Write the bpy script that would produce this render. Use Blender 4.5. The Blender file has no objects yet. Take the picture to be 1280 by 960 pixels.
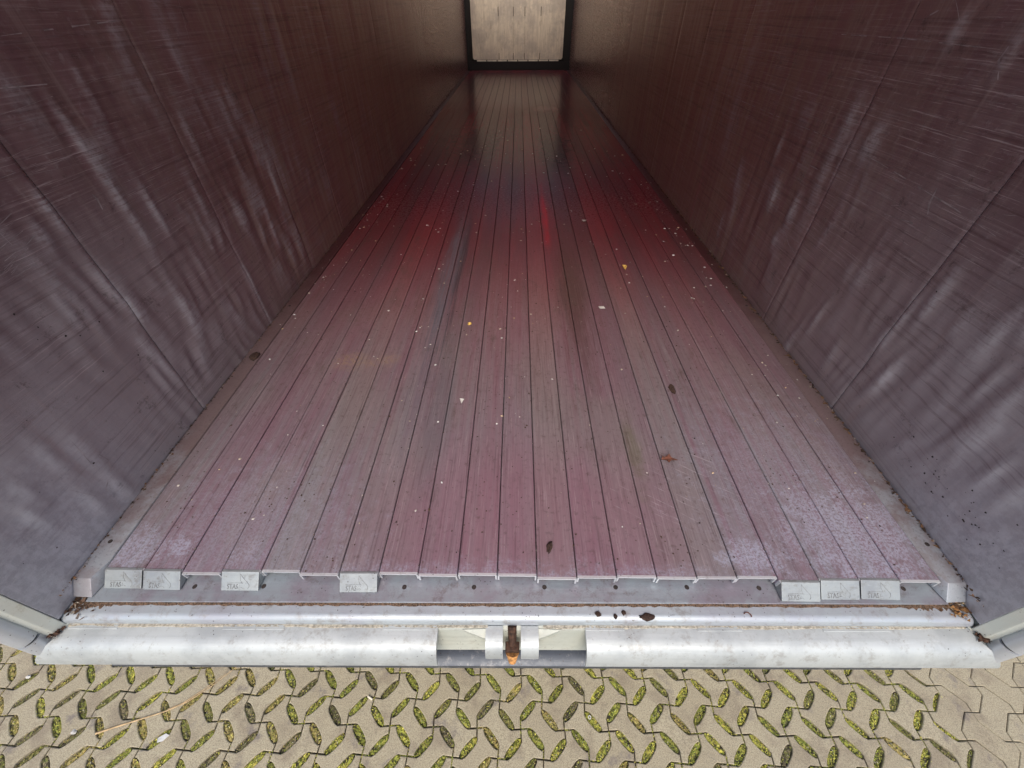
import bpy, math, random
import numpy as np
from mathutils import Matrix, Vector
random.seed(7)
rng = np.random.default_rng(7)
S = bpy.context.scene
COL = S.collection

# ------------------------------------------------------------------ camera
cam_d = bpy.data.cameras.new('camera')
cam = bpy.data.objects.new('camera', cam_d); COL.objects.link(cam)
S.camera = cam
cam_d.sensor_fit = 'HORIZONTAL'; cam_d.sensor_width = 36.0
cam_d.lens = 36.0 * 508.2366 / 1280.0
cam_d.clip_start = 0.02; cam_d.clip_end = 2000.0
FZ = 1.2                                            # height of the load floor
R = Matrix(((0.99991711, -0.005397, 0.01168967), (0.01222986, 0.6819948, -0.73125476), (-0.00402571, 0.73133711, 0.68200427)))
cam.matrix_world = Matrix.Translation((0, 0, FZ + 1.17)) @ R.to_4x4()

# ------------------------------------------------------------------ light
SUN_EL, SUN_AZ = math.radians(50), math.radians(180)     # high and behind the photographer, veiled by cloud
W = bpy.data.worlds.new('World'); S.world = W; W.use_nodes = True
wn = W.node_tree.nodes; wn.clear()
sky = wn.new('ShaderNodeTexSky'); sky.sky_type = 'NISHITA'; sky.sun_disc = False
sky.sun_elevation = SUN_EL; sky.sun_rotation = SUN_AZ
sky.dust_density = 3.0; sky.air_density = 1.0; sky.ozone_density = 1.0
bg = wn.new('ShaderNodeBackground'); bg.inputs['Strength'].default_value = 0.15
wo = wn.new('ShaderNodeOutputWorld')
W.node_tree.links.new(sky.outputs[0], bg.inputs[0]); W.node_tree.links.new(bg.outputs[0], wo.inputs[0])
sl = bpy.data.lights.new('sun', 'SUN'); sl.energy = 1.0; sl.angle = math.radians(30); sl.color = (1.0, 0.93, 0.80)
so = bpy.data.objects.new('sun', sl); COL.objects.link(so)
so.location = (0, -8, 12); so.rotation_euler = (math.radians(40), 0, 0)
S.view_settings.view_transform = 'Standard'; S.view_settings.look = 'None'
S.view_settings.exposure = 0.75; S.view_settings.gamma = 1.0
S.cycles.max_bounces = 10; S.cycles.diffuse_bounces = 6; S.cycles.glossy_bounces = 5
S.cycles.caustics_reflective = True; S.cycles.sample_clamp_indirect = 4.0

# ------------------------------------------------------------------ node helper
class M:
    def __init__(s, name):
        s.m = bpy.data.materials.new(name); s.m.use_nodes = True
        s.t = s.m.node_tree; s.n = s.t.nodes; s.b = s.n['Principled BSDF']
        s.pos = s.n.new('ShaderNodeNewGeometry').outputs['Position']
        s._sep = None
    def put(s, sock, v):
        if v is None: return
        if isinstance(v, bpy.types.NodeSocket): s.t.links.new(v, sock)
        elif isinstance(v, (tuple, list)):
            sock.default_value = (*v, 1.0) if len(sock.default_value) == 4 and len(v) == 3 else v
        else: sock.default_value = v
    def xyz(s):
        if s._sep is None:
            q = s.n.new('ShaderNodeSeparateXYZ'); s.put(q.inputs[0], s.pos); s._sep = q.outputs
        return s._sep
    def math(s, op, a, b=None, clamp=False):
        q = s.n.new('ShaderNodeMath'); q.operation = op; q.use_clamp = clamp
        s.put(q.inputs[0], a); s.put(q.inputs[1], b); return q.outputs[0]
    def vm(s, op, a, b):
        q = s.n.new('ShaderNodeVectorMath'); q.operation = op
        s.put(q.inputs[0], a); s.put(q.inputs[1], b)
        return q.outputs['Value'] if op in ('LENGTH', 'DISTANCE', 'DOT_PRODUCT') else q.outputs[0]
    def stretch(s, sc, off=(0, 0, 0)):
        return s.vm('ADD', s.vm('MULTIPLY', s.pos, sc), off)
    def noise(s, vec=None, scale=1.0, detail=3.0, rough=0.55, dist=0.0):
        q = s.n.new('ShaderNodeTexNoise'); s.put(q.inputs['Vector'], vec or s.pos)
        q.inputs['Scale'].default_value = scale; q.inputs['Detail'].default_value = detail
        q.inputs['Roughness'].default_value = rough; q.inputs['Distortion'].default_value = dist
        return q.outputs['Fac']
    def voro(s, vec=None, scale=10.0, rnd=1.0):
        q = s.n.new('ShaderNodeTexVoronoi'); s.put(q.inputs['Vector'], vec or s.pos)
        q.inputs['Scale'].default_value = scale; q.inputs['Randomness'].default_value = rnd
        return q.outputs['Distance']
    def step(s, v, a, b, lo=0.0, hi=1.0):
        q = s.n.new('ShaderNodeMapRange'); q.interpolation_type = 'SMOOTHSTEP'
        s.put(q.inputs['Value'], v); q.inputs['From Min'].default_value = a; q.inputs['From Max'].default_value = b
        q.inputs['To Min'].default_value = lo; q.inputs['To Max'].default_value = hi
        return q.outputs['Result']
    def mix(s, f, a, b, mode='MIX'):
        q = s.n.new('ShaderNodeMix'); q.data_type = 'RGBA'; q.blend_type = mode
        s.put(q.inputs['Factor'], f); s.put(q.inputs[6], a); s.put(q.inputs[7], b); return q.outputs[2]
    def blob(s, c, r, wob=None):                    # soft elliptical patch at a world place
        v = s.vm('DIVIDE', s.vm('SUBTRACT', s.pos, c), r)
        d = s.vm('LENGTH', v, None)
        if wob is not None: d = s.math('ADD', d, wob)
        return s.step(d, 0.25, 1.1, 1.0, 0.0)
    def mul(s, a, b): return s.math('MULTIPLY', a, b)
    def rand(s):
        return s.n.new('ShaderNodeObjectInfo').outputs['Random']
    def bump(s, h, dist=0.002, strength=0.5):
        q = s.n.new('ShaderNodeBump'); q.inputs['Distance'].default_value = dist; q.inputs['Strength'].default_value = strength
        s.put(q.inputs['Height'], h); s.put(s.b.inputs['Normal'], q.outputs[0])
    def set(s, color=None, rough=None, metal=None, spec=None):
        s.put(s.b.inputs['Base Color'], color); s.put(s.b.inputs['Roughness'], rough)
        s.put(s.b.inputs['Metallic'], metal); s.put(s.b.inputs['Specular IOR Level'], spec)
        return s.m

def simple(name, c, rough=0.6, metal=0.0, var=0.25, scale=60):
    m = M(name); n = m.noise(scale=scale, detail=4)
    k = m.step(n, 0.3, 0.7, 1 - var, 1 + var)
    return m.set(m.mix(1.0, c, m.n_grey(k) if hasattr(m, 'n_grey') else m.mix(k, (0, 0, 0), (1, 1, 1)), 'MULTIPLY') if False else m.mix(m.step(n, 0.3, 0.7), tuple(x * (1 - var) for x in c), tuple(min(1, x * (1 + var)) for x in c)), rough, metal)

# ------------------------------------------------------------------ materials
def mat_floor():
    m = M('stained_aluminium_floor'); x, y, z = m.xyz()
    broad = m.noise(m.stretch((7, .45, 1)), 1.0, 4, .6)
    strk = m.noise(m.stretch((38, .5, 1), (3, 1, 0)), 1.0, 4, .65)
    fine = m.noise(m.stretch((170, 3.0, 1)), 1.0, 3, .7)
    patch = m.noise(m.stretch((3.2, 1.6, 1), (9, 2, 0)), 1.0, 5, .62)
    mott = m.noise(scale=55, detail=5, rough=.7)
    r = m.rand()
    d = m.step(y, .6, 3.0)                                     # colour turns dark red deeper inside
    grey, mag = (.232, .216, .240), (.228, .142, .178)
    c = m.mix(m.step(strk, .30, .74), grey, mag)
    c = m.mix(m.mul(m.step(r, .35, 1), .55), c, mag); c = m.mix(m.step(r, .32, .0, 0, .5), c, (.235, .23, .225))
    c = m.mix(m.mul(m.step(patch, .42, .64), .6), c, (.215, .192, .192))
    c = m.mix(m.mul(m.blob((.02, .62, FZ), (.62, .42, 9), m.math('SUBTRACT', strk, .5)), .42), c, (.27, .11, .155))
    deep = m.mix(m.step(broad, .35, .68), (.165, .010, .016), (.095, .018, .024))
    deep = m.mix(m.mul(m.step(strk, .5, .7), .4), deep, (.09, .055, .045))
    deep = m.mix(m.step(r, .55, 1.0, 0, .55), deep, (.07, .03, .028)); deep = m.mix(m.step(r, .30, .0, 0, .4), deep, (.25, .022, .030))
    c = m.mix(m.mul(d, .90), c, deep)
    wob = m.math('MULTIPLY', m.math('SUBTRACT', m.noise(m.stretch((9, 2.2, 1)), 1.0, 4, .7), .5), 1.3)
    wob2 = m.math('MULTIPLY', m.math('SUBTRACT', m.noise(scale=16, detail=6, rough=.75), .5), 2.4)
    c = m.mix(m.mul(m.blob((-.40, 2.0, FZ), (.085, 1.25, 9), wob), m.step(m.math('ADD', m.mul(fine, .6), m.mul(strk, .5)), .46, .62, .15, .85)), c, (.13, .135, .165))
    c = m.mix(m.mul(m.blob((-.31, 1.15, FZ), (.07, .55, 9), wob), .45), c, (.12, .125, .14))
    c = m.mix(m.mul(m.blob((-.345, 2.3, FZ), (.03, 1.1, 9), wob), m.step(fine, .40, .58, .2, .75)), c, (.03, .028, .034))
    c = m.mix(m.mul(m.blob((.205, 3.25, FZ), (.036, .75, 9), wob), m.step(m.math('ADD', m.mul(fine, .5), m.mul(strk, .5)), .40, .58, .2, .92)), c, (.42, .006, .018))
    c = m.mix(m.mul(m.blob((.30, 2.0, FZ), (.11, .9, 9), wob), .6), c, (.075, .04, .03))
    c = m.mix(m.mul(m.blob((-.74, 1.40, FZ), (.11, .07, 9), wob2), m.step(mott, .42, .60, .1, .65)), c, (.34, .24, .16))
    c = m.mix(m.mul(m.blob((-.58, 1.41, FZ), (.06, .05, 9), wob2), m.step(mott, .42, .60, .1, .6)), c, (.32, .23, .16))
    c = m.mix(m.mul(m.blob((.42, .9, FZ), (.035, .20, 9), wob2), .38), c, (.10, .12, .04))
    c = m.mix(m.mul(m.blob((-.5, 5.2, FZ), (.35, 1.2, 9), wob2), .55), c, (.035, .02, .02))
    c = m.mix(m.mul(m.blob((.42, 5.0, FZ), (.25, 1.0, 9), wob2), .6), c, (.035, .018, .018))
    c = m.mix(m.mul(m.blob((.40, 7.5, FZ), (.22, .35, 9), wob2), .7), c, (.26, .17, .15))
    # fine dark and pale brush marks
    fin2 = m.noise(m.stretch((300, 9.0, 1), (1, 7, 0)), 1.0, 4, .75)
    c = m.mix(m.mul(m.step(fine, .52, .72), .5), c, (.07, .035, .04))
    c = m.mix(m.mul(m.step(fin2, .54, .70), m.step(y, .6, 3, .5, .06)), c, (.40, .33, .35))
    c = m.mix(m.mul(m.step(mott, .54, .70), .55), c, (.10, .065, .06))
    gr = m.noise(m.stretch((14, 5, 1), (5, 5, 0)), 1.0, 7, .85); c = m.mix(m.mul(m.step(gr, .54, .66), m.step(y, .5, 1.6, .25, .5)), c, (.095, .07, .06))
    c = m.mix(m.mul(m.step(fine, .44, .26), m.step(y, 2.5, .5, 0.05, .30)), c, (.42, .36, .38))
    # pale oxide bloom near the tail
    wob3 = m.math('MULTIPLY', m.math('SUBTRACT', m.noise(scale=26, detail=7, rough=.8), .5), 3.4)
    ox = m.math('MAXIMUM', m.blob((1.02, .60, FZ), (.30, .27, 9), wob3), m.blob((.70, .53, FZ), (.14, .07, 9), wob3))
    ox = m.math('MAXIMUM', ox, m.blob((-1.15, .52, FZ), (.13, .10, 9), wob3))
    ox = m.math('MAXIMUM', ox, m.blob((-1.0, .545, FZ), (.07, .05, 9), wob3))
    ox = m.math('MAXIMUM', ox, m.mul(m.blob((-.78, .52, FZ), (.09, .07, 9), wob3), .6))
    ox = m.math('MAXIMUM', ox, m.math('MAXIMUM', m.mul(m.blob((.0, .44, FZ), (1.3, .075, 9), wob3), .6), m.mul(m.math('MAXIMUM', m.blob((-.85, .55, FZ), (.42, .38, 9), wob3), m.blob((.95, .75, FZ), (.42, .5, 9), wob3)), .38)))
    ox = m.mul(ox, m.step(m.noise(scale=130, detail=6, rough=.8), .42, .56, .12, 1.0))
    c = m.mix(m.mul(ox, .68), c, (.40, .42, .53))
    # slanting scuffs on the right
    ca, sa = math.cos(.55), math.sin(.55)
    along = m.math('ADD', m.mul(x, ca), m.mul(y, -sa)); across = m.math('ADD', m.mul(x, sa), m.mul(y, ca))
    cb = m.n.new('ShaderNodeCombineXYZ'); m.put(cb.inputs[0], m.mul(along, 7.0)); m.put(cb.inputs[1], m.mul(across, 120.0))
    sc = m.step(m.noise(cb.outputs[0], 1.0, 4, .7), .58, .72)
    sc = m.mul(sc, m.blob((.62, .72, FZ), (.42, .30, 9), wob))
    c = m.mix(m.mul(sc, .65), c, (.50, .46, .50))
    # specks of dirt
    vz = m.voro(scale=48); c = m.mix(m.mul(m.step(vz, .16, .09), m.step(m.noise(scale=5, detail=3), .5, .62)), c, (.07, .045, .03))
    ro = m.math('ADD', m.step(y, 1.2, 4.5, .10, -.13), m.step(mott, .3, .7, .28, .40)); ro = m.math('ADD', ro, m.math('ADD', m.mul(ox, .2), m.mul(m.step(patch, .4, .65), m.step(y, 1.5, 4, .10, .0))))
    m.bump(m.math('ADD', fine, m.mul(mott, .5)), .0012, .22)
    return m.set(c, ro, m.step(y, 1.0, 3.8, .35, .06), m.math('ADD', m.step(y, 1.5, 3.6, .35, .03), m.step(y, 7.0, 10.0, 0, .25)))

def mat_wall():
    m = M('scuffed_aluminium_wall'); x, y, z = m.xyz()
    hor = m.noise(m.stretch((1, 2.2, 170)), 1.0, 6, .75)         # long rub marks along the load
    hor2 = m.noise(m.stretch((1, 1.3, 60), (0, 5, 2)), 1.0, 6, .75)
    ver = m.noise(m.stretch((1, 26, 1.1), (4, 0, 0)), 1.0, 4, .65)
    broad = m.noise(m.stretch((1, .9, 1.4)), 1.0, 4, .6)
    mott = m.noise(scale=42, detail=6, rough=.75)
    d = m.step(y, .4, 3.6)
    near = m.mix(m.step(broad, .35, .65), (.185, .135, .150), (.15, .092, .105))
    low_tail = m.mul(m.step(m.math('ADD', z, m.math('MULTIPLY', m.math('SUBTRACT', broad, .5), 1.6)), 2.05, 1.25), m.step(y, 2.6, .7))   # paler grey towards the floor and the tail end
    near = m.mix(low_tail, near, (.35, .335, .36))
    far = m.mix(m.step(ver, .38, .64), (.28, .135, .125), (.33, .22, .16))  # far base lifted towards tan, bulkhead reflection put into the colour
    c = m.mix(d, near, far)
    c = m.mix(m.mul(m.step(hor, .50, .70), .50), c, (.34, .28, .29))
    c = m.mix(m.mul(m.step(hor2, .50, .34), .45), c, (.085, .045, .05))
    c = m.mix(m.mul(m.step(ver, .56, .72), .42), c, (.33, .26, .26))
    c = m.mix(m.mul(m.step(mott, .54, .70), .35), c, (.36, .33, .345))
    hs = m.noise(m.stretch((1, 3.0, 210), (2, 0, 7)), 1.0, 4, .85); hs2 = m.noise(m.stretch((1, 2.0, 2.6), (0, 8, 1)), 1.0, 3, .6)
    c = m.mix(m.mul(m.mul(m.step(hs, .57, .63), m.step(hs2, .40, .60)), m.step(y, 1.0, 4.5, .75, .4)), c, (.46, .41, .42))
    gm = m.noise(m.stretch((1, 9, 9), (0, 3, 3)), 1.0, 7, .85)
    c = m.mix(m.mul(m.step(gm, .57, .66), .5), c, (.06, .045, .045))
    # chalky oxide at the tail end, low down, with the silvery corner sheen painted in
    wob = m.math('MULTIPLY', m.math('SUBTRACT', m.noise(scale=13, detail=7, rough=.75), .5), 1.5)
    e = m.vm('DIVIDE', m.vm('SUBTRACT', m.pos, (0, .33, 1.18)), (9, .45, .50))
    ox = m.step(m.math('ADD', m.vm('LENGTH', e, None), wob), .35, 1.25, 1.0, 0.0)
    c = m.mix(m.mul(ox, .72), c, m.mix(m.step(mott, .42, .58), (.36, .37, .41), (.46, .47, .52)))
    at = m.n.new('ShaderNodeAttribute'); at.attribute_name = 'dent_sheen'
    sheen = m.mul(at.outputs['Fac'], m.step(m.math('ADD', m.mul(mott, .55), m.mul(hor, .7)), .46, .72))
    c = m.mix(m.mul(sheen, m.step(y, 1.8, 4.5, .85, .45)), c, (.45, .45, .48))       # silvery highlights painted on the raised dents
    ro = m.math('ADD', m.math('ADD', m.step(mott, .3, .7, .34, .46), m.mul(ox, .12)), m.step(y, 3, 8, 0, -.13))
    m.bump(m.math('ADD', m.mul(hor, .8), m.math('ADD', m.mul(ver, .7), m.mul(mott, .6))), .0022, .55)
    return m.set(c, ro, .42, .5)

def mat_metal(name, base, dirt, rough=.38, metal=.55, stain=(.26, .2, .24), st=.4, dirtamt=.5, streakdir='x'):
    m = M(name)
    s1 = m.noise(m.stretch((2.2, 60, 60) if streakdir == 'x' else (60, 60, 2.2)), 1.0, 4, .65)
    b = m.noise(scale=5, detail=5, rough=.65); mo = m.noise(scale=70, detail=5, rough=.75)
    c = m.mix(m.mul(m.step(b, .4, .65), st), base, stain)
    c = m.mix(m.mul(m.step(s1, .52, .72), .35), c, tuple(v * .72 for v in base))
    c = m.mix(m.mul(m.step(mo, .60, .72), dirtamt), c, dirt)
    v = m.voro(scale=75); c = m.mix(m.mul(m.step(v, .14, .08), m.step(b, .48, .6)), c, (.05, .04, .035))
    sl_ = m.noise(m.vm('MULTIPLY', m.vm('ADD', m.pos, m.vm('MULTIPLY', m.stretch((.0, .0, .0), (1, 0, 0)), (0, 0, 0))), (18, 240, 240)), 1.0, 5, .8)
    c = m.mix(m.mul(m.step(sl_, .60, .70), .4), c, tuple(min(.85, v_ * 1.45) for v_ in base))
    gr = m.noise(scale=21, detail=7, rough=.8); c = m.mix(m.mul(m.step(gr, .52, .66), .5), c, dirt)
    m.bump(m.math('ADD', mo, s1), .0008, .45)
    return m.set(c, m.step(mo, .3, .7, rough - .06, rough + .1), metal, .5)

def mat_paver():
    m = M('concrete_paver'); r = m.rand()
    g = m.noise(scale=210, detail=5, rough=.8); b = m.noise(scale=7, detail=5, rough=.65); f = m.noise(scale=900, detail=2)
    c = m.mix(r, (.37, .315, .21), (.43, .375, .255))
    c = m.mix(m.mul(m.step(b, .48, .66), .75), c, (.25, .20, .14))
    c = m.mix(m.mul(m.step(g, .44, .60), .8), c, (.185, .148, .095))
    c = m.mix(m.mul(m.step(f, .52, .68), .5), c, (.56, .52, .42))
    blot = m.noise(m.stretch((1, 1, 1), (7, 3, 0)), 9.0, 4, .6)
    c = m.mix(m.mul(m.step(blot, .57, .72), .62), c, (.135, .115, .12))
    dk = m.noise(scale=28, detail=7, rough=.85); c = m.mix(m.mul(m.step(dk, .55, .68), .5), c, (.20, .165, .115))
    v = m.voro(scale=170); c = m.mix(m.mul(m.step(v, .2, .1), m.step(f, .45, .6)), c, (.12, .10, .08))
    m.bump(m.math('ADD', g, m.mul(f, .6)), .0016, .6)
    return m.set(c, .9, 0, .3)

def mat_attr(name, rough=.8):
    m = M(name); a = m.n.new('ShaderNodeAttribute'); a.attribute_name = 'tint'
    return m.set(a.outputs['Color'], rough, 0, .3)

FLOOR, WALL = mat_floor(), mat_wall()
def mat_ledge():
    m = M('ledge_metal'); x, y, z = m.xyz()
    st = m.noise(m.stretch((60, 1.6, 1)), 1.0, 4, .65); b = m.noise(scale=11, detail=6, rough=.7); k = m.noise(scale=120, detail=5, rough=.75)
    c = m.mix(m.step(b, .4, .62), (.33, .355, .385), (.28, .27, .285))
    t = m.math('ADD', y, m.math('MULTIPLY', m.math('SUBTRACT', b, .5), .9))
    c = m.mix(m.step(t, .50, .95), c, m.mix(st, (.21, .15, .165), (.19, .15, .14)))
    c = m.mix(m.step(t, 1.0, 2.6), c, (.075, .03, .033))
    c = m.mix(m.mul(m.step(k, .54, .68), .45), c, (.08, .055, .045))
    m.bump(k, .001, .4); return m.set(c, m.step(k, .3, .7, .34, .5), .4, .5)
LEDGE = mat_ledge()
EDGE = mat_metal('worn_bright_edge', (.62, .64, .66), (.3, .28, .28), .4, .5, (.5, .5, .53), .5, .3)
GALV = mat_metal('galvanised_plate', (.34, .385, .42), (.16, .11, .10), .40, .5, (.27, .22, .265), .75, .35)
LIP = mat_metal('pale_anodised_sill', (.46, .49, .487), (.23, .215, .19), .46, .30, (.34, .365, .37), .9, .75)
BEAM = mat_metal('pale_rear_beam', (.38, .42, .445), (.20, .17, .14), .36, .35, (.33, .335, .38), .7, .4)
CAPM = mat_metal('cast_end_cap', (.30, .325, .33), (.13, .115, .10), .46, .55, (.22, .235, .25), .9, .6)
POST = mat_metal('painted_post', (.44, .47, .44), (.30, .27, .2), .42, .12, (.48, .47, .41), .5, .4, 'z')
TUBE = mat_metal('hinge_tube', (.52, .55, .58), (.32, .30, .28), .36, .4, (.44, .46, .5), .5, .2, 'z')
PLATE = mat_metal('recess_plate_paint', (.40, .42, .37), (.28, .25, .2), .5, .05, (.52, .53, .46), .5, .4)
BUMP = mat_metal('dark_bumper', (.075, .085, .105), (.34, .33, .32), .42, .3, (.06, .07, .085), .5, .35)
RUST = simple('rusty_steel', (.055, .026, .015), .85, .2, .6, 120)
ORANGE = simple('fresh_rust', (.46, .22, .07), .9, 0, .5, 150)
BLACK = simple('black_rubber', (.007, .006, .006), .7, 0, .4, 40)
DARK = simple('dark_steel', (.03, .028, .028), .7, .2, .4, 30)
INK = simple('grime_in_relief', (.17, .18, .185), .8, 0, .3, 200)
SCR = simple('bright_scratch', (.34, .31, .32), .5, .5, .3, 40)
GROOVE = simple('pale_grime', (.34, .31, .25), .95, 0, .4, 160)
SEAM = simple('rusty_dirt', (.085, .052, .032), .95, 0, .8, 260)
PIT = simple('dark_pit', (.03, .022, .02), .9, 0, .4, 80)
TAN = None
def mat_tan():
    m = M('worn_tan_board')
    s1 = m.noise(m.stretch((30, 1, 3.2)), 1.0, 5, .7); b = m.noise(scale=3.2, detail=5, rough=.65); k = m.noise(m.stretch((16, 1, 5)), 1.0, 4, .75)
    c = m.mix(m.step(s1, .35, .65), (.66, .58, .46), (.53, .46, .36))
    c = m.mix(m.mul(m.step(b, .42, .62), .7), c, (.40, .35, .30))
    c = m.mix(m.mul(m.step(k, .56, .72), .45), c, (.26, .20, .14))
    return m.set(c, .75, 0, .3)
TAN = mat_tan()
STRIP = simple('pale_strip', (.62, .56, .46), .7, 0, .2, 12)
def mat_tarp(name, c1, tr, f):
    m = M(name); n = m.noise(scale=2.0, detail=3)
    m.set(m.mix(n, c1, tuple(v * 1.2 for v in c1)), .6, 0, .3)
    t = m.n.new('ShaderNodeBsdfTranslucent'); m.put(t.inputs[0], tr)
    x = m.n.new('ShaderNodeMixShader'); x.inputs[0].default_value = f
    o = m.n['Material Output']
    m.t.links.new(m.b.outputs[0], x.inputs[1]); m.t.links.new(t.outputs[0], x.inputs[2]); m.t.links.new(x.outputs[0], o.inputs[0])
    return m.m
TARP = mat_tarp('red_tarpaulin', (.30, .06, .05), (.50, .15, .13), .42)
PAVER = mat_paver()
MOSSM = mat_attr('moss', .9)
CHIP = mat_attr('litter', .75)
def mat_soil():
    m = M('joint_soil'); a = m.noise(scale=160, detail=5, rough=.75); b = m.noise(scale=9, detail=4)
    c = m.mix(m.step(a, .35, .65), (.035, .028, .018), (.115, .09, .06))
    c = m.mix(m.mul(m.step(b, .46, .6), .55), c, (.075, .10, .02))
    m.bump(a, .004, .8); return m.set(c, .95, 0, .2)
SOIL = mat_soil()
def mat_ground():
    m = M('concrete_yard'); a = m.noise(scale=40, detail=6, rough=.7); b = m.noise(scale=1.3, detail=4)
    c = m.mix(a, (.24, .20, .15), (.36, .31, .24)); c = m.mix(m.mul(m.step(b, .45, .62), .4), c, (.17, .16, .09))
    return m.set(c, .92, 0, .2)
GROUND = mat_ground()
TYRE = simple('tyre_rubber', (.02, .02, .02), .8, 0, .3, 30)
LEAFM = simple('dead_leaf_brown', (.10, .03, .015), .8, 0, .6, 130)
CLOD = simple('dark_dirt', (.035, .018, .012), .95, 0, .6, 200)
PAPER = simple('white_scrap', (.56, .55, .52), .7, 0, .08, 90)
YEL = simple('yellow_crumb', (.62, .40, .10), .8, 0, .3, 200)
STRAW = simple('dry_straw', (.42, .29, .15), .75, 0, .3, 40)
STONE = simple('white_pebble', (.50, .48, .44), .8, 0, .25, 150)
ASH = simple('cigarette_paper', (.70, .62, .48), .8, 0, .15, 120)

# ------------------------------------------------------------------ mesh helper
class MB:
    def __init__(s): s.v, s.f = [], []
    def add(s, vs, fs):
        o = len(s.v); s.v += [tuple(map(float, p)) for p in vs]; s.f += [tuple(i + o for i in f) for f in fs]
    def box(s, a, b):
        (x0, y0, z0), (x1, y1, z1) = a, b
        s.add([(x0, y0, z0), (x1, y0, z0), (x1, y1, z0), (x0, y1, z0), (x0, y0, z1), (x1, y0, z1), (x1, y1, z1), (x0, y1, z1)],
              [(0, 3, 2, 1), (4, 5, 6, 7), (0, 1, 5, 4), (1, 2, 6, 5), (2, 3, 7, 6), (3, 0, 4, 7)])
    def extr(s, prof, e0, e1):
        """closed profile; e0/e1 map a profile point to its 3-D start and end point"""
        n = len(prof); vs = [e0(p) for p in prof] + [e1(p) for p in prof]
        s.add(vs, [(i, (i + 1) % n, n + (i + 1) % n, n + i) for i in range(n)] + [tuple(range(n))[::-1], tuple(range(n, 2 * n))])
    def tube(s, a, b, r0, r1=None, n=16, cap=True):
        a, b = Vector(a), Vector(b); r1 = r0 if r1 is None else r1
        d = (b - a).normalized(); u = d.orthogonal().normalized(); w = d.cross(u)
        vs = []
        for p, r in ((a, r0), (b, r1)):
            vs += [p + (u * math.cos(2 * math.pi * i / n) + w * math.sin(2 * math.pi * i / n)) * r for i in range(n)]
        fs = [(i, (i + 1) % n, n + (i + 1) % n, n + i) for i in range(n)]
        if cap: fs += [tuple(range(n))[::-1], tuple(range(n, 2 * n))]
        s.add(vs, fs)
    def lathe_x(s, prof, n=28):
        k = len(prof); vs = []
        for i in range(n):
            t = 2 * math.pi * i / n
            vs += [(x, r * math.cos(t), r * math.sin(t)) for r, x in prof]
        s.add(vs, [(i * k + j, ((i + 1) % n) * k + j, ((i + 1) % n) * k + (j + 1) % k, i * k + (j + 1) % k) for i in range(n) for j in range(k)])
    def mesh(s, name, mats, smooth=None, bevel=None):
        me = bpy.data.meshes.new(name); me.from_pydata(s.v, [], s.f)
        for q in (mats if isinstance(mats, (list, tuple)) else [mats]): me.materials.append(q)
        import bmesh
        bm = bmesh.new(); bm.from_mesh(me)
        if bevel:
            bmesh.ops.remove_doubles(bm, verts=bm.verts, dist=1e-6)
            es = [e for e in bm.edges if len(e.link_faces) == 2 and e.calc_face_angle(0) > .5]
            bmesh.ops.bevel(bm, geom=es, offset=bevel, segments=2, affect='EDGES', profile=.6, clamp_overlap=True)
        bmesh.ops.recalc_face_normals(bm, faces=bm.faces); bm.to_mesh(me); bm.free()
        if smooth is not None:
            me.shade_smooth(); me.set_sharp_from_angle(angle=math.radians(smooth))
        return me
    def obj(s, name, mats, parent=None, smooth=None, bevel=None, **k):
        return link(name, s.mesh(name, mats, smooth, bevel), parent, **k)

def link(name, me, parent=None, loc=(0, 0, 0), rz=0.0):
    o = bpy.data.objects.new(name, me); COL.objects.link(o)
    o.location = loc; o.rotation_euler = (0, 0, rz)
    if parent is not None:
        o.parent = parent
        if parent.get('base'): o.matrix_parent_inverse = Matrix.Translation(-Vector(parent['base']))
    return o
def thing(name, label, cat, loc):
    o = bpy.data.objects.new(name, None); COL.objects.link(o); o.location = loc
    o.empty_display_size = .3; o['label'] = label; o['category'] = cat; o['base'] = list(loc); return o
def tag(o, label=None, cat=None, group=None, kind=None):
    for k, v in (('label', label), ('category', cat), ('group', group), ('kind', kind)):
        if v: o[k] = v
    return o

def lattice(nx, ny, seed): return np.random.default_rng(seed).random((nx, ny))
def vnoise(u, v, seed=0):
    T = lattice(64, 64, seed); i, j = np.floor(u).astype(int), np.floor(v).astype(int)
    a, b = u - i, v - j; a = a * a * (3 - 2 * a); b = b * b * (3 - 2 * b)
    g = lambda p, q: T[p % 64, q % 64]
    return (g(i, j) * (1 - a) + g(i + 1, j) * a) * (1 - b) + (g(i, j + 1) * (1 - a) + g(i + 1, j + 1) * a) * b - .5

# ================================================================== the yard paving
U, V, ARM = .1962, .0993, .034
O0, TH = (-.071, .3785), -.008
ct, st_ = math.cos(TH), math.sin(TH)
def node(r, c):                                     # joint crossing
    x = c * U + (U / 2 if r % 2 else 0); y = r * V
    return (x, y)
def toworld(p): return (O0[0] + p[0] * ct - p[1] * st_, O0[1] + p[0] * st_ + p[1] * ct)
ARMS = {0: {'UR': (1, 0), 'DL': (-1, 0), 'UL': (0, 1), 'DR': (0, -1)}, 1: {'UR': (0, 1), 'UL': (-1, 0), 'DL': (0, -1), 'DR': (1, 0)}}
OPP = {'UR': 'DL', 'UL': 'DR', 'DL': 'UR', 'DR': 'UL'}
def edge(P, par, Q, quad):                          # P -> Q, bends at the two arms
    a, b = ARMS[par][quad], ARMS[1 - par][OPP[quad]]
    return (P[0] + a[0] * ARM, P[1] + a[1] * ARM), (Q[0] + b[0] * ARM, Q[1] + b[1] * ARM)
LENS = [(-.03, .0), (.03, .55), (.20, .95), (.5, 1.05), (.80, .95), (.97, .55), (1.03, .0)]
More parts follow.
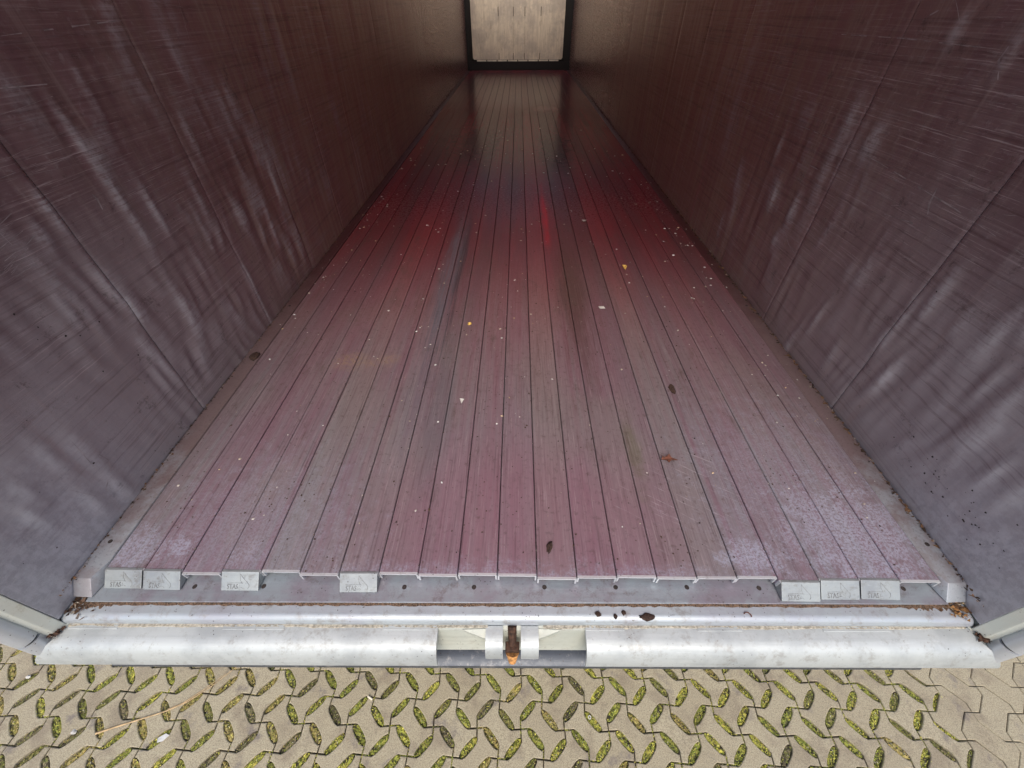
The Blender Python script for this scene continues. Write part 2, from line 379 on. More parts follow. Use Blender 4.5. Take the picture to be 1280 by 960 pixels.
def side(P, par, Q, quad, hole, center):
    A, B = edge(P, par, Q, quad); pts = [P]
    if not hole: return pts + [A, B]
    dx, dy = B[0] - A[0], B[1] - A[1]; L = math.hypot(dx, dy); nx, ny = -dy / L, dx / L
    mx, my = (A[0] + B[0]) / 2, (A[1] + B[1]) / 2
    if (center[0] - mx) * nx + (center[1] - my) * ny < 0: nx, ny = -nx, -ny
    return pts + [(A[0] + dx * t + nx * h * .0120, A[1] + dy * t + ny * h * .0135) for t, h in LENS]
def offset(poly, d):
    n = len(poly); out = []
    for i in range(n):
        p, a, b = poly[i], poly[i - 1], poly[(i + 1) % n]
        e1 = (p[0] - a[0], p[1] - a[1]); e2 = (b[0] - p[0], b[1] - p[1])
        l1 = math.hypot(*e1) or 1; l2 = math.hypot(*e2) or 1
        n1 = (-e1[1] / l1, e1[0] / l1); n2 = (-e2[1] / l2, e2[0] / l2)
        k = 1 + n1[0] * n2[0] + n1[1] * n2[1]; k = max(k, .5)
        out.append((p[0] + (n1[0] + n2[0]) / k * d, p[1] + (n1[1] + n2[1]) / k * d))
    return out
def paver_poly(par, hole):                          # around the cell centre, counter-clockwise
    c = (0, 0); w, e, nn, s = (-U / 2, 0), (U / 2, 0), (0, V), (0, -V); o = 1 - par
    return (side(s, o, e, 'UR', hole, c) + side(e, par, nn, 'UL', hole, c) + side(nn, o, w, 'DL', hole, c) + side(w, par, s, 'DR', hole, c))
def paver_mesh(par, hole, low=False):
    p0 = offset(paver_poly(par, hole), .0027 if hole else .0015); mb = MB()
    p1 = offset(p0, .0028); n = len(p0)
    rings = [[(x, y, -.05) for x, y in p0], [(x, y, -.0022) for x, y in p0], [(x, y, 0) for x, y in p1]]
    if low: rings = rings[:1] + [[(x, y, 0) for x, y in p0]]
    vs = sum(rings, []); fs = []
    for k in range(len(rings) - 1):
        fs += [(k * n + i, k * n + (i + 1) % n, (k + 1) * n + (i + 1) % n, (k + 1) * n + i) for i in range(n)]
    fs.append(tuple(range((len(rings) - 1) * n, len(rings) * n))); mb.add(vs, fs)
    return mb
paving = thing('paving', 'x', 'x', (0, .3, 0))
for k in ('label', 'category'): del paving[k]
paving['kind'] = 'structure'
PM = {(p, h): paver_mesh(p, h).mesh('paver', PAVER) for p in (0, 1) for h in (True, False)}
cells = []
for r in range(-32, 16):
    for c in range(-34, 35):
        w = node(r, c); cen = (w[0] + U / 2, w[1]); wx = toworld(cen)
        solid = toworld(w)[0] > 1.84
        vis = abs(wx[0] - .0) < 2.75 and .02 < wx[1] < .62
        key = (0 if vis else 1, abs(wx[1] - .34) * 2 + max(0, abs(wx[0]) - 2.6))
        cells.append((key, r, c, cen, wx, solid))
cells.sort(key=lambda q: q[0])
rest = MB(); LOWM = {(p, h): paver_mesh(p, h, True) for p in (0, 1) for h in (True, False)}
for i, (key, r, c, cen, wx, solid) in enumerate(cells):
    if i < 296:
        o = link('paver', PM[(r % 2, not solid)], paving, (wx[0], wx[1], rng.normal(0, .0009)), TH)
        o.rotation_euler = (rng.normal(0, .004), rng.normal(0, .004), TH + rng.normal(0, .004))
    else:
        q = LOWM[(r % 2, not solid)]
        rest.add([(wx[0] + x * ct - y * st_, wx[1] + x * st_ + y * ct, z) for x, y, z in q.v], q.f)
tag(rest.obj('paver_field', PAVER, paving), kind='stuff')
mb = MB(); mb.box((-8, -4, -.10), (8, 3, -.016)); tag(mb.obj('bedding_soil', SOIL), kind='structure')
g = MB()
for a, b in (((-900, -900), (900, -2.75)), ((-900, 1.8), (900, 900)), ((-900, -2.75), (-6.4, 1.8)), ((6.4, -2.75), (900, 1.8))):
    g.add([(a[0], a[1], -.004), (b[0], a[1], -.004), (b[0], b[1], -.004), (a[0], b[1], -.004)], [(0, 1, 2, 3)])
tag(g.obj('ground', GROUND), kind='structure')

# moss, soil and grit in the paver openings
class Tint(MB):
    def __init__(s): super().__init__(); s.c = []
    def put(s, vs, fs, col):
        s.add(vs, fs); s.c += [(*col, 1.0)] * len(vs)
    def tobj(s, name, mat, parent=None):
        me = bpy.data.meshes.new(name); me.from_pydata(s.v, [], s.f); me.materials.append(mat)
        a = me.color_attributes.new('tint', 'FLOAT_COLOR', 'POINT'); a.data.foreach_set('color', np.array(s.c, dtype=np.float32).ravel())
        return link(name, me, parent)
moss = Tint()
PALS = [tuple(tuple((v * .75 + .25 * (c[0] * .4 + c[1] * .6)) * k_ for v, k_ in zip(c, (2.0, 1.75, 1.1))) for c in p) for p in [((.20, .24, .012), (.11, .155, .010), (.27, .27, .03)), ((.13, .18, .015), (.085, .125, .012), (.19, .21, .025)),
        ((.10, .13, .022), (.09, .11, .03), (.13, .125, .06)), ((.13, .12, .10), (.09, .085, .07), (.07, .09, .03)), ((.19, .16, .05), (.13, .14, .03), (.22, .20, .10))]]
def jit(c, s=.25):
    k = 1 + rng.uniform(-s, s); return tuple(max(.004, v * k) for v in c)
def leaf(x, y, z, size, col):
    a = rng.uniform(0, 6.283); tl = rng.uniform(-.9, .9); ca, sa = math.cos(a) * size, math.sin(a) * size
    h = size * abs(tl)
    moss.put([(x - ca, y - sa, z), (x - sa * .45, y + ca * .45, z + h * .4), (x + ca, y + sa, z + h), (x + sa * .45, y - ca * .45, z + h * .2)], [(0, 1, 2, 3)], col)
for r in range(-6, 4):
    for c in range(-15, 16):
        P = node(r, c); par = r % 2
        for quad, dc in (('UR', 0 if par == 0 else 1), ('UL', -1 if par == 0 else 0)):
            Q = node(r + 1, c + dc); A, B = edge(P, par, Q, quad)
            mid = toworld(((A[0] + B[0]) / 2, (A[1] + B[1]) / 2))
            if mid[0] > 2.0 or mid[0] < -2.7 or not (-.1 < mid[1] < .75): continue
            pw = toworld(P); qw = toworld(Q)
            if min(pw[0], qw[0]) > 1.93: continue
            far = mid[0]
            w = [.40, .32, .10, .08, .10] if far > .3 else ([.28, .34, .16, .10, .12] if far > -1.2 else [.24, .18, .10, .16, .32])
            pal = PALS[rng.choice(5, p=w)]
            Aw, Bw = toworld(A), toworld(B); dx, dy = Bw[0] - Aw[0], Bw[1] - Aw[1]; L = math.hypot(dx, dy)
            nx, ny = -dy / L, dx / L; top = rng.uniform(-.012, -.003)
            K = 7; grid = []; cols = []
            for i in range(9):
                t = i / 8; hw = .0132 * (1 - abs(2 * t - 1) ** 4) + .003
                for j in range(5):
                    s = (j - 2) / 2 * hw
                    grid.append((Aw[0] + dx * t + nx * s, Aw[1] + dy * t + ny * s, top - .006 * abs(j - 2) / 2 + rng.normal(0, .0016)))
            base = len(moss.v)
            moss.add(grid, [(i * 5 + j, i * 5 + j + 1, (i + 1) * 5 + j + 1, (i + 1) * 5 + j) for i in range(8) for j in range(4)])
            moss.c += [(*jit(pal[rng.integers(0, 3)] if rng.random() < .6 else (.05, .045, .03), .4), 1) for _ in grid]
            for _ in range(105):
                t = rng.beta(1.25, 1.25); hw = .0124 * (1 - abs(2 * t - 1) ** 4); s = rng.uniform(-1, 1) * hw
                leaf(Aw[0] + dx * t + nx * s, Aw[1] + dy * t + ny * s, top + rng.uniform(-.002, .004), rng.uniform(.0018, .0050), jit((pal if rng.random() < .7 else PALS[rng.integers(0, 5)])[rng.integers(0, 3)] if rng.random() < .82 else (.055, .045, .03), .5))
            for _ in range(rng.integers(4, 26)):                          # ragged rim spilling on to the concrete
                t = rng.uniform(.02, .98); sg = rng.choice((-1, 1)); s = sg * (.0124 * (1 - abs(2 * t - 1) ** 4) + abs(rng.normal(0, .0028)))
                leaf(Aw[0] + dx * t + nx * s, Aw[1] + dy * t + ny * s, rng.uniform(-.002, .0014), rng.uniform(.0014, .0034), jit(pal[rng.integers(0, 3)], .45))
            for _ in range(rng.integers(0, 4)):                           # pale grit and bits of stalk
                t = rng.uniform(.2, .8); s = rng.uniform(-.6, .6) * .011
                leaf(Aw[0] + dx * t + nx * s, Aw[1] + dy * t + ny * s, top + .003, rng.uniform(.002, .0045), jit((.42, .38, .28), .3))
            if rng.random() < (.75 if far > .2 else .45):                 # moss creeping along the joints
                for E, Fp in ((pw, Aw), (qw, Bw)):
                    for _ in range(rng.integers(6, 26)):
                        t = rng.uniform(0, 1)
                        leaf(E[0] + (Fp[0] - E[0]) * t + rng.normal(0, .0022), E[1] + (Fp[1] - E[1]) * t + rng.normal(0, .0022), rng.uniform(-.009, -.001), rng.uniform(.0015, .004), jit(pal[rng.integers(0, 3)], .4))
tag(moss.tobj('moss', MOSSM), 'yellow-green moss and grit growing in the openings of the concrete pavers', 'moss', kind='stuff')

# ================================================================== the trailer
TL = 12.45
trailer = thing('trailer', 'long empty moving-floor trailer with dented dull metal walls and a maroon stained slat floor', 'trailer', (0, 6.5, 0))
SK = .0078                                          # the tail is very slightly out of square
GX = [-1.169 + i * .1117 for i in range(22)]
# --- floor planks: inverted channels, each its own piece
def plank_mesh(w=.1117, L=12.0):
    h = w / 2 - .0013; t = .0045; d = .030
    prof = [(-h, -d), (-h, -.0022), (-h + .0022, 0), (h - .0022, 0), (h, -.0022), (h, -d), (h - t, -d), (h - t, -t - .001), (-h + t, -t - .001), (-h + t, -d)]
    mb = MB(); n = len(prof)
    vs = sum([[(x, y, z) for x, z in prof] for y in (0, .0060, L)], [])
    fs = [(0, 1, 8, 9), (1, 2, 3, 4, 7, 8), (4, 5, 6, 7)] + [(k * n + i, k * n + (i + 1) % n, (k + 1) * n + (i + 1) % n, (k + 1) * n + i) for k in (0, 1) for i in range(n)]
    mb.add(vs, fs); me = mb.mesh('floor_plank', [FLOOR, EDGE])
    for q in me.polygons:
        if max(me.vertices[i].co.y for i in q.vertices) < .01: q.material_index = 1
    return me
PLK = plank_mesh()
def cap_mesh():
    w = .0528; mb = MB(); yb, zb = -.038, -.0365
    mb.extr([(.006, .0012), (-.001, .0012), (yb, zb + .002), (yb + .001, zb), (.006, zb)], lambda p: (-w, p[0], p[1]), lambda p: (w, p[0], p[1]))
    me = mb.mesh('end_cap', [CAPM, INK], bevel=.0012)
    # relief on the sloping face: text, base line, slanting stroke with a hook
    top, bot = Vector((0, -.001, .0012)), Vector((0, yb, zb + .002)); dn = (bot - top); FL = dn.length; dn.normalize()
    nrm = Vector((0, dn.z, -dn.y)); nrm = nrm if nrm.y < 0 else -nrm
    def on(u, v, h=.0003): return Vector((-w + 2 * w * u, 0, 0)) + top + dn * (v * FL) + nrm * h
    import bmesh
    bm = bmesh.new(); bm.from_mesh(me)
    def ribbon(pts, wd):
        P = [on(*p) for p in pts]
        for a, b in zip(P, P[1:]):
            d = (b - a).normalized(); s = d.cross(nrm) * wd / 2
            q = [bm.verts.new(a - s), bm.verts.new(b - s), bm.verts.new(b + s), bm.verts.new(a + s)]
            lo = [bm.verts.new(x.co - nrm * .001) for x in q]
            f = bm.faces.new(q); f.material_index = 1
            for i in range(4): bm.faces.new((q[i], lo[i], lo[(i + 1) % 4], q[(i + 1) % 4])).material_index = 1
    ribbon([(.505, .10), (.60, .34), (.745, .66), (.75, .80), (.715, .90)], .0013)
    ribbon([(.505, .10), (.51, .40), (.56, .60)], .0007)
    ribbon([(.16, .60), (.40, .58), (.58, .60), (.53, .56)], .0010)
    ribbon([(.50, .68), (.48, .86), (.53, .80), (.58, .88)], .0008)
    cu = bpy.data.curves.new('lettering', 'FONT'); cu.body = 'STAS'; cu.size = .0205; cu.extrude = .0004; cu.resolution_u = 2; cu.offset = .0
    to = bpy.data.objects.new('lettering', cu); COL.objects.link(to)
    dg = bpy.context.evaluated_depsgraph_get(); tm = bpy.data.meshes.new_from_object(to.evaluated_get(dg))
    vs = [v.co.copy() for v in tm.vertices]
    x0, x1 = min(v.x for v in vs), max(v.x for v in vs); y0 = min(v.y for v in vs); y1 = max(v.y for v in vs)
    nv = []
    for v in vs:
        u = .165 + (v.x - x0) / (x1 - x0) * .285; t = .915 - (v.y - y0) / (y1 - y0) * .27
        nv.append(bm.verts.new(on(u, t, .0004 + v.z)))
    for p in tm.polygons:
        try: bm.faces.new([nv[i] for i in p.vertices]).material_index = 1
        except ValueError: pass
    bpy.data.objects.remove(to); bpy.data.curves.remove(cu)
    bm.to_mesh(me); bm.free(); return me
CAP = cap_mesh()
YO = [.4745, .471, .464, .4715, .472, .464, .4695, .469, .4645, .468, .467, .459, .463, .465, .4625, .464, .4655, .455, .461, .4625, .459]
HASCAP = {0, 1, 3, 6, 17, 18, 19}
for i in range(21):
    xc = (GX[i] + GX[i + 1]) / 2
    p = link('floor_plank', PLK, trailer, (xc, YO[i] + SK * xc * .35, FZ + rng.normal(0, .0007)))
    if i in HASCAP:
        c_ = link('end_cap', CAP, p, (rng.normal(0, .0006), 0, rng.normal(0, .0004))); c_.rotation_euler = (rng.normal(0, .008), 0, rng.normal(0, .008))
mb = MB(); mb.box((-1.25, .50, FZ - .075), (1.25, 12.7, FZ - .034)); mb.obj('subfloor', DARK, trailer)
# --- ledges along both walls with chamfered end blocks
def ledge(sx):
    a, b = sx * 1.1715, sx * 1.2385; y0 = .452 + sx * .006
    mb = MB()
    top = [(a, .495), (a + sx * .018, y0), (b, y0), (b, TL), (a, TL)]
    lo = [(a, .47), (a + sx * .014, y0 - .036), (b, y0 - .034), (b, TL), (a, TL)]
    vs = [(x, y, FZ + .002) for x, y in top] + [(x, y, FZ - .0375) for x, y in lo]; n = 5
    mb.add(vs, [tuple(range(n)), tuple(range(n, 2 * n))[::-1]] + [(i, n + i, n + (i + 1) % n, (i + 1) % n) for i in range(n)])
    return mb.obj('side_ledge', LEDGE, trailer, bevel=.0012, smooth=40)
for sx, y in ((-1, .553), (1, .569)):
    L = ledge(sx)
    for k in range(3):
        mb = MB(); mb.tube((sx * 1.212, y + k * 1.3, FZ + .0015), (sx * 1.212, y + k * 1.3, FZ + .0032), .0062, n=10); mb.obj('bolt', PIT, L)
# --- cross plate with countersunk bolts
mb = MB(); mb.box((-1.195, .410, FZ - .046), (1.195, .53, FZ - .040))
plate = mb.obj('cross_plate', GALV, trailer, bevel=.0012, rz=SK)
for x, y in ((-.912, .443), (-.715, .446), (-.313, .448), (-.115, .45), (.085, .452), (.287, .454), (.489, .456), (.692, .456), (1.098, .459)):
    mb = MB(); mb.tube((x, y - SK * x, FZ - .0402), (x, y - SK * x, FZ - .0388), .0068, .0056, n=12); mb.obj('bolt', PIT, plate)
# --- rear beam with the rounded nose
def exx(prof, name, mat, x0, x1, sm=35, par=None, rz=SK, bevel=None):
    f0 = x0 if callable(x0) else (lambda p, q=x0: q); f1 = x1 if callable(x1) else (lambda p, q=x1: q)
    mb = MB(); mb.extr(prof, lambda p: (f0(p), p[0], FZ + p[1]), lambda p: (f1(p), p[0], FZ + p[1]))
    return mb.obj(name, mat, par or trailer, smooth=sm, bevel=bevel, rz=rz)
exx([(.54, -.050), (.386, -.050), (.378, -.0515), (.371, -.056), (.3665, -.063), (.365, -.071), (.3655, -.082), (.372, -.088), (.372, -.20), (.54, -.20)], 'rear_beam', BEAM, -1.243, 1.243)
exx([(.370, -.082), (.356, -.086), (.3365, -.198), (.341, -.20), (.364, -.10)], 'rear_plate', PLATE, -1.20, 1.20)
def xe(sx):
    return lambda p: sx * (1.236 + .076 * min(1, max(0, (-.080 - p[1]) / .065)) ** .45)
LP = [(.3635, -.0785), (.356, -.0785), (.335, -.0805), (.3205, -.0835), (.3125, -.0875), (.3055, -.0935), (.2995, -.1015), (.2945, -.1115), (.2905, -.1230), (.2875, -.1360), (.2860, -.1500),
      (.291, -.152), (.297, -.130), (.305, -.112), (.316, -.101), (.330, -.096), (.350, -.094), (.3635, -.086)]
l1 = exx(LP, 'sill_lip', LIP, xe(-1), -.2095, 28)
l2 = exx(LP, 'sill_lip', LIP, .1935, xe(1), 28)
for l, spans in ((l1, ((-1.225, -1.09), (-.80, -.63), (-.36, -.21))), (l2, ((.1945, .30), (.50, .62), (.84, 1.02)))):
    for a, b in spans:                              # short packing strips on the lip's inner edge
        exx([(.3630, -.0765), (.3535, -.0767), (.3515, -.0805), (.3515, -.0830), (.3630, -.0830)], 'packing_strip', LIP, a, b, 20, l, 0)
LG = [(.3635, -.0785), (.348, -.0790), (.326, -.0825), (.3175, -.0870), (.3115, -.0930), (.3065, -.1010), (.3030, -.1110), (.3010, -.1230), (.3000, -.1380),
      (.3055, -.139), (.309, -.120), (.316, -.106), (.328, -.097), (.345, -.094), (.3635, -.090)]
for x0, x1, s in ((-.0785, -.0315, -1), (.0175, .0655, 1)):
    lug = exx(LG, 'hinge_lug', LIP, x0, x1, 28)
    xs = x0 if s < 0 else x1
    mb = MB(); t = [(xs, .358, -.0825), (xs, .3365, -.093), (xs + s * .064, .3555, -.0835)]
    mb.add([(x, y, FZ + z) for x, y, z in t] + [(x, y + .001, FZ + z - .022) for x, y, z in t], [(0, 1, 2), (5, 4, 3), (0, 3, 4, 1), (1, 4, 5, 2), (2, 5, 3, 0)])
    mb.obj('gusset', PLATE, lug)
# --- rusty drop pin between the lugs
mb = MB(); mb.tube((-.009, .3645, FZ - .080), (-.008, .326, FZ - .110), .0125, .0105, 14)
pin = mb.obj('latch_pin', RUST, trailer, smooth=50)
mb = MB(); mb.box((-.0275, .3115, FZ - .140), (.0115, .3345, FZ - .106)); mb.obj('pin_nut', RUST, pin, bevel=.003)
mb = MB(); mb.tube((-.008, .3145, FZ - .128), (-.008, .2965, FZ - .152), .0190, .010, 14); mb.obj('pin_tip', ORANGE, pin, smooth=60)
exx([(.3375, -.214), (.313, -.217), (.3025, -.224), (.3005, -.236), (.3045, -.258), (.314, -.285), (.34, -.315), (.42, -.315), (.42, -.214)], 'bumper_beam', BUMP, -1.17, 1.17, 30)
# --- rusty dirt caught in the seam between plate and beam
mb = MB(); xs = np.linspace(-1.2, 1.2, 500); prev = None
for k, x in enumerate(xs):
    w = .0028 + .004 * max(0, vnoise(np.array([k / 3.0]), np.array([.3]), 5)[0] + .35) + (.008 if x > 1.08 else 0) * rng.random() + (.01 if x < -1.12 else 0) * rng.random()
    row = [(x, .411 - SK * 0, FZ - .0452 + rng.normal(0, .0006)), (x, .4095 - w, FZ - .0482 + rng.normal(0, .0008)), (x, .4085 - w * 1.2, FZ - .0503)]
    if prev: mb.add(prev + row, [(0, 1, 4, 3), (1, 2, 5, 4)])
    prev = row
tag(mb.obj('seam_dirt', SEAM, trailer, rz=SK), kind='stuff')
mb = MB(); prev = None
for k, x in enumerate(np.linspace(-1.23, 1.23, 420)):
    w = .0015 + .006 * max(0, vnoise(np.array([k / 9.0]), np.array([.7]), 8)[0] + .28) * rng.uniform(.6, 1.2)
    row = [(x, .3655, FZ - .0768), (x, .3630 - w, FZ - .0762 + rng.normal(0, .0003)), (x, .3622 - w * 1.15, FZ - .0790)]
    if prev: mb.add(prev + row, [(0, 1, 4, 3), (1, 2, 5, 4)])
    prev = row if abs(x - .0) > .075 else None
tag(mb.obj('groove_dirt', GROOVE, trailer, rz=SK), kind='stuff')
# --- walls
DENT = {-1: [(1.511, 1.343), (1.466, 1.634), (1.297, 1.689), (1.303, 1.93), (1.293, 2.106), (1.946, 1.562), (1.825, 1.685), (1.634, 1.692), (1.635, 1.818), (1.966, 1.385), (1.324, 2.059), (1.139, 1.493), (1.09, 1.771), (1.087, 1.983), (1.109, 1.661), (2.1, 2.061), (2.239, 2.317)],
        1: [(1.417, 1.632), (1.358, 1.647), (1.124, 1.518), (1.076, 1.72), (.971, 1.705), (.634, 1.474), (.723, 1.529), (.572, 1.459), (.831, 1.509), (1.539, 2.309), (1.339, 2.262), (1.43, 1.409), (1.272, 1.366), (1.501, 1.23), (.988, 1.123), (.804, 1.629), (.823, 1.773), (.947, 1.53), (1.12, 1.618), (1.038, 1.448)]}
for sx_ in (-1, 1):
    rq = np.random.default_rng(77 + sx_)
    DENT[sx_] = DENT[sx_] + [(rq.uniform(.50, 1.15), rq.uniform(1.26, 1.95)) for _ in range(9 if sx_ < 0 else 6)] + [(rq.uniform(1.2, 2.6), rq.uniform(1.3, 2.1)) for _ in range(10)]
def disp(sx, y, z, local=False):                    # metres inward
    k = 3 if sx > 0 else 11
    zz = np.clip((2.75 - z) / .7, 0, 1) * np.clip((z - 1.2) / .10, .15, 1)
    w = vnoise(y / .3, z / .25, k + 4)
    r1 = vnoise(y / .035 + w * 1.3, z / .17, k)
    r2 = vnoise(y / .07 + w, z / .30, k + 1); r3 = vnoise(y / .5, z / .6, k + 2)
    m = np.clip(vnoise(y / .42, z / .38, k + 3) * 3.0 + .85, .16, 1.4)
    amt = np.interp(y, [.35, .8, 1.0, 2.4, 3.6, 13], [.3, .85, 1.05, 1, .45, .12]) * (1.0 if sx < 0 else .55)
    d = (r1 * .0068 + r2 * .0062) * m * zz * amt
    cy0, cz0, ry, rz_ = (1.30, 1.50, .85, .42) if sx < 0 else (1.05, 1.55, .55, .30)
    reg = np.exp(-(((y - cy0) / ry) ** 2 + ((z - cz0) / rz_) ** 2) ** 1.5)
    d = d + reg * (.0025 if sx < 0 else .0014) * np.sin(2 * np.pi * (y + .12 * (z - 1.5)) / .066 + 9 * vnoise(y / .14, z / .16, k + 6)) * np.clip(3.2 * vnoise(y / .15, z / .12, k + 7) + .35, .05, 1.25)
    rs = np.random.default_rng(40 + k)
    for cy, cz in DENT[sx]:
        sy, sz, a = rs.uniform(.015, .027), rs.uniform(.035, .10), rs.uniform(.0035, .007)
        d = d + a * np.exp(-((y - cy) / sy) ** 2 - ((z - cz + (y - cy) * .3) / sz) ** 2)
    return d if local else d + r3 * .008
def X_at(sx, y, z): return sx * (1.2415 - float(disp(sx, np.array([y]), np.array([z]))[0]))
Z0, Z1 = FZ - .046, 3.90
SEAMS = {-1: [.356] + [1.10 + .588 * k for k in range(20)] + [12.62], 1: [.370, 1.127] + [1.741 + .605 * k for k in range(18)] + [12.62]}
ex = lambda sx: .008 * sx
for sx in (-1, 1):
    mb = MB()
    xa, xb = sx * 1.2590, sx * 1.2850
    mb.box((min(xa, xb), .45, FZ - .20), (max(xa, xb), 12.75, Z1 + .03))
    wall = mb.obj('side_wall', DARK, trailer)
    sm = SEAMS[sx]
    for a, b in zip(sm, sm[1:]):
        if b - a < .05: continue
        ny = max(4, int((b - a) / (.0075 if a < 2.2 else .03 if a < 4.5 else .08)))
        dz = .028 if a < 2.2 else .06 if a < 4.5 else .15
        nz = int((Z1 - Z0) / dz)
        y = np.linspace(a + .0012, b - .0012, ny + 1); z = np.linspace(Z0, Z1, nz + 1)
        Y, Z = np.meshgrid(y, z, indexing='ij'); D = disp(sx, Y, Z)
        ed = np.arange(ny + 1) % ny == 0; ed[0] = ed[0] and a > .5
        D = D + np.where(ed[:, None], -.0022, 0)          # rolled edge at each joint
        Xw = sx * (1.2415 - D)
        vs = np.stack([Xw, Y, Z], -1).reshape(-1, 3)
        n = nz + 1; fs = [(i * n + j, (i + 1) * n + j, (i + 1) * n + j + 1, i * n + j + 1) for i in range(ny) for j in range(nz)]
        mb = MB(); mb.add(vs, fs)
        # returned edges
        for i0 in (0, ny):
            e = [tuple(vs[i0 * n + j]) for j in range(n)]; e2 = [(sx * 1.256, p[1], p[2]) for p in e]
            mb.add(e + e2, [(j, j + 1, n + j + 1, n + j) for j in range(n - 1)])
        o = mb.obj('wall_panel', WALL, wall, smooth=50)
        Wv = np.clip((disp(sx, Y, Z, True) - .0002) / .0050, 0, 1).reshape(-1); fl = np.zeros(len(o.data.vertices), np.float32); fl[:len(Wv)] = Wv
        o.data.attributes.new('dent_sheen', 'FLOAT', 'POINT').data.foreach_set('value', fl)  # mask for the highlight painted on raised dents
    # scratches: narrow raw strips following the skin
    sc = MB()
    def strip(pts, w, h=.0008):
        P = []
        for (y0, z0), (y1, z1) in zip(pts, pts[1:]):
            k = max(1, int(math.hypot(y1 - y0, z1 - z0) / .03)); P += [(y0 + (y1 - y0) * i / k, z0 + (z1 - z0) * i / k) for i in range(k)]
        P.append(pts[-1]); L = []
        for i, (y, z) in enumerate(P):
            y2, z2 = P[min(i + 1, len(P) - 1)]; y1, z1 = P[max(i - 1, 0)]; d = math.hypot(y2 - y1, z2 - z1) or 1
            t = i / max(1, len(P) - 1); ww = w * rng.uniform(.3, .9) * (.35 + .65 * math.sin(math.pi * min(.97, max(.03, t))))
            ny_, nz_ = -(z2 - z1) / d * ww / 2, (y2 - y1) / d * ww / 2
            for s in (-1, 1): yy, zz = y + ny_ * s, z + nz_ * s; L.append((X_at(sx, yy, zz) - sx * h, yy, zz))
        sc.add(L, [(2 * i, 2 * i + 1, 2 * i + 3, 2 * i + 2) for i in range(len(P) - 1) if len(P) < 6 or rng.random() > .3])
    if sx > 0:
        strip([(1.922, 1.789), (1.931, 1.835), (1.913, 1.865), (1.851, 1.866), (1.745, 1.848)], .005)
        strip([(3.2, 1.975), (2.325, 1.974), (1.58, 1.978)], .0045); strip([(2.165, 2.281), (1.731, 2.286), (1.369, 2.281)], .005)
        strip([(1.321, 2.223), (1.352, 2.261), (1.348, 2.288)], .012); strip([(1.602, 2.375), (1.504, 2.301), (1.503, 2.255)], .004)
        strip([(1.67, 2.342), (1.645, 2.353)], .012); strip([(1.45, 1.841), (1.235, 1.872)], .005)
        strip([(1.748, 1.982), (1.207, 1.941), (.957, 1.915)], .005); strip([(1.293, 1.968), (1.285, 1.925), (1.268, 1.9)], .009)
        strip([(1.895, 1.605), (1.816, 1.563), (1.728, 1.547)], .004)
        for _ in range(60):
            y, z = rng.uniform(.75, 1.5), rng.uniform(1.45, 2.0); L = rng.uniform(.015, .045); strip([(y, z), (y + L * .8, z - L * .25 + rng.normal(0, .004))], rng.uniform(.002, .005))
    else:
        strip([(.725, 1.399), (.731, 1.364), (.713, 1.335), (.665, 1.304)], .008)
        strip([(1.064, 1.69), (1.096, 1.618), (1.083, 1.562), (1.097, 1.472)], .0045)
        strip([(1.228, 1.971), (1.233, 1.954), (1.228, 1.928)], .009); strip([(1.701, 1.732), (1.693, 1.667)], .006)
        strip([(1.179, 2.229), (1.308, 2.222)], .008); strip([(1.263, 2.32), (1.682, 2.34)], .005)
        for k in range(24):
            y, z = .87 + rng.normal(0, .05), 1.93 + rng.normal(0, .05); L = rng.uniform(.02, .07); strip([(y, z), (y + L, z + L * .25 + rng.normal(0, .004))], rng.uniform(.002, .006))
    for _ in range(80):
        y = .5 + 3.4 * rng.random() ** 1.4; z = rng.uniform(1.25, 2.6); L = rng.uniform(.08, .7); s = rng.normal(0, .06)
        strip([(y, z), (y + L, z + L * s)], rng.uniform(.0005, .0012))
    for _ in range(36):
        y = .5 + 5 * rng.random(); z = rng.uniform(1.25, 2.5); L = rng.uniform(.03, .22)
        strip([(y, z), (y + L * rng.normal(0, .25), z + L)], rng.uniform(.001, .003))
    tag(sc.obj('scratch_mark', SCR, wall), kind='stuff')
    pt = MB()
    for _ in range(52):                             # small pits and grime low on the skin
        y, z = (.50 + rng.normal(0, .09) + .12, 1.335 + rng.normal(0, .03)) if sx > 0 and _ < 40 else (rng.uniform(.4, 2.2), rng.uniform(1.2, 1.9))
        a = rng.uniform(.001, .0034); x = X_at(sx, y, z) - sx * .0006
        n = 6; t0 = rng.uniform(0, 6); pt.add([(x, y + a * rng.uniform(.5, 1.3) * math.cos(t0 + 6.283 * i / n), z + a * rng.uniform(.5, 1.3) * math.sin(t0 + 6.283 * i / n)) for i in range(n)], [tuple(range(n))])
    tag(pt.obj('grime_spot', PIT, wall), kind='stuff')
    # dirt and rust in the wall-floor corner
    dt = Tint(); y = .40
    while y < 9:
        s = rng.uniform(.0016, .0050) * (1 + .14 * y) * (1.25 if sx > 0 else .8); x = sx * (1.2385 - abs(rng.normal(0, .005)) * (1 + .1 * y))
        col = jit([(.11, .065, .035), (.04, .026, .018), (.16, .09, .045), (.07, .05, .035), (.30, .26, .22)][rng.choice(5, p=[.3, .35, .15, .15, .05])], .4)
        P = [(x + rng.normal(0, s), y + rng.normal(0, s), FZ + .0022 + abs(rng.normal(0, s * .35))) for _ in range(4)]
        dt.put(P, [(0, 1, 2), (0, 2, 3), (0, 3, 1), (1, 3, 2)], col); y += rng.uniform(.001, .009) * (1 + .5 * y)
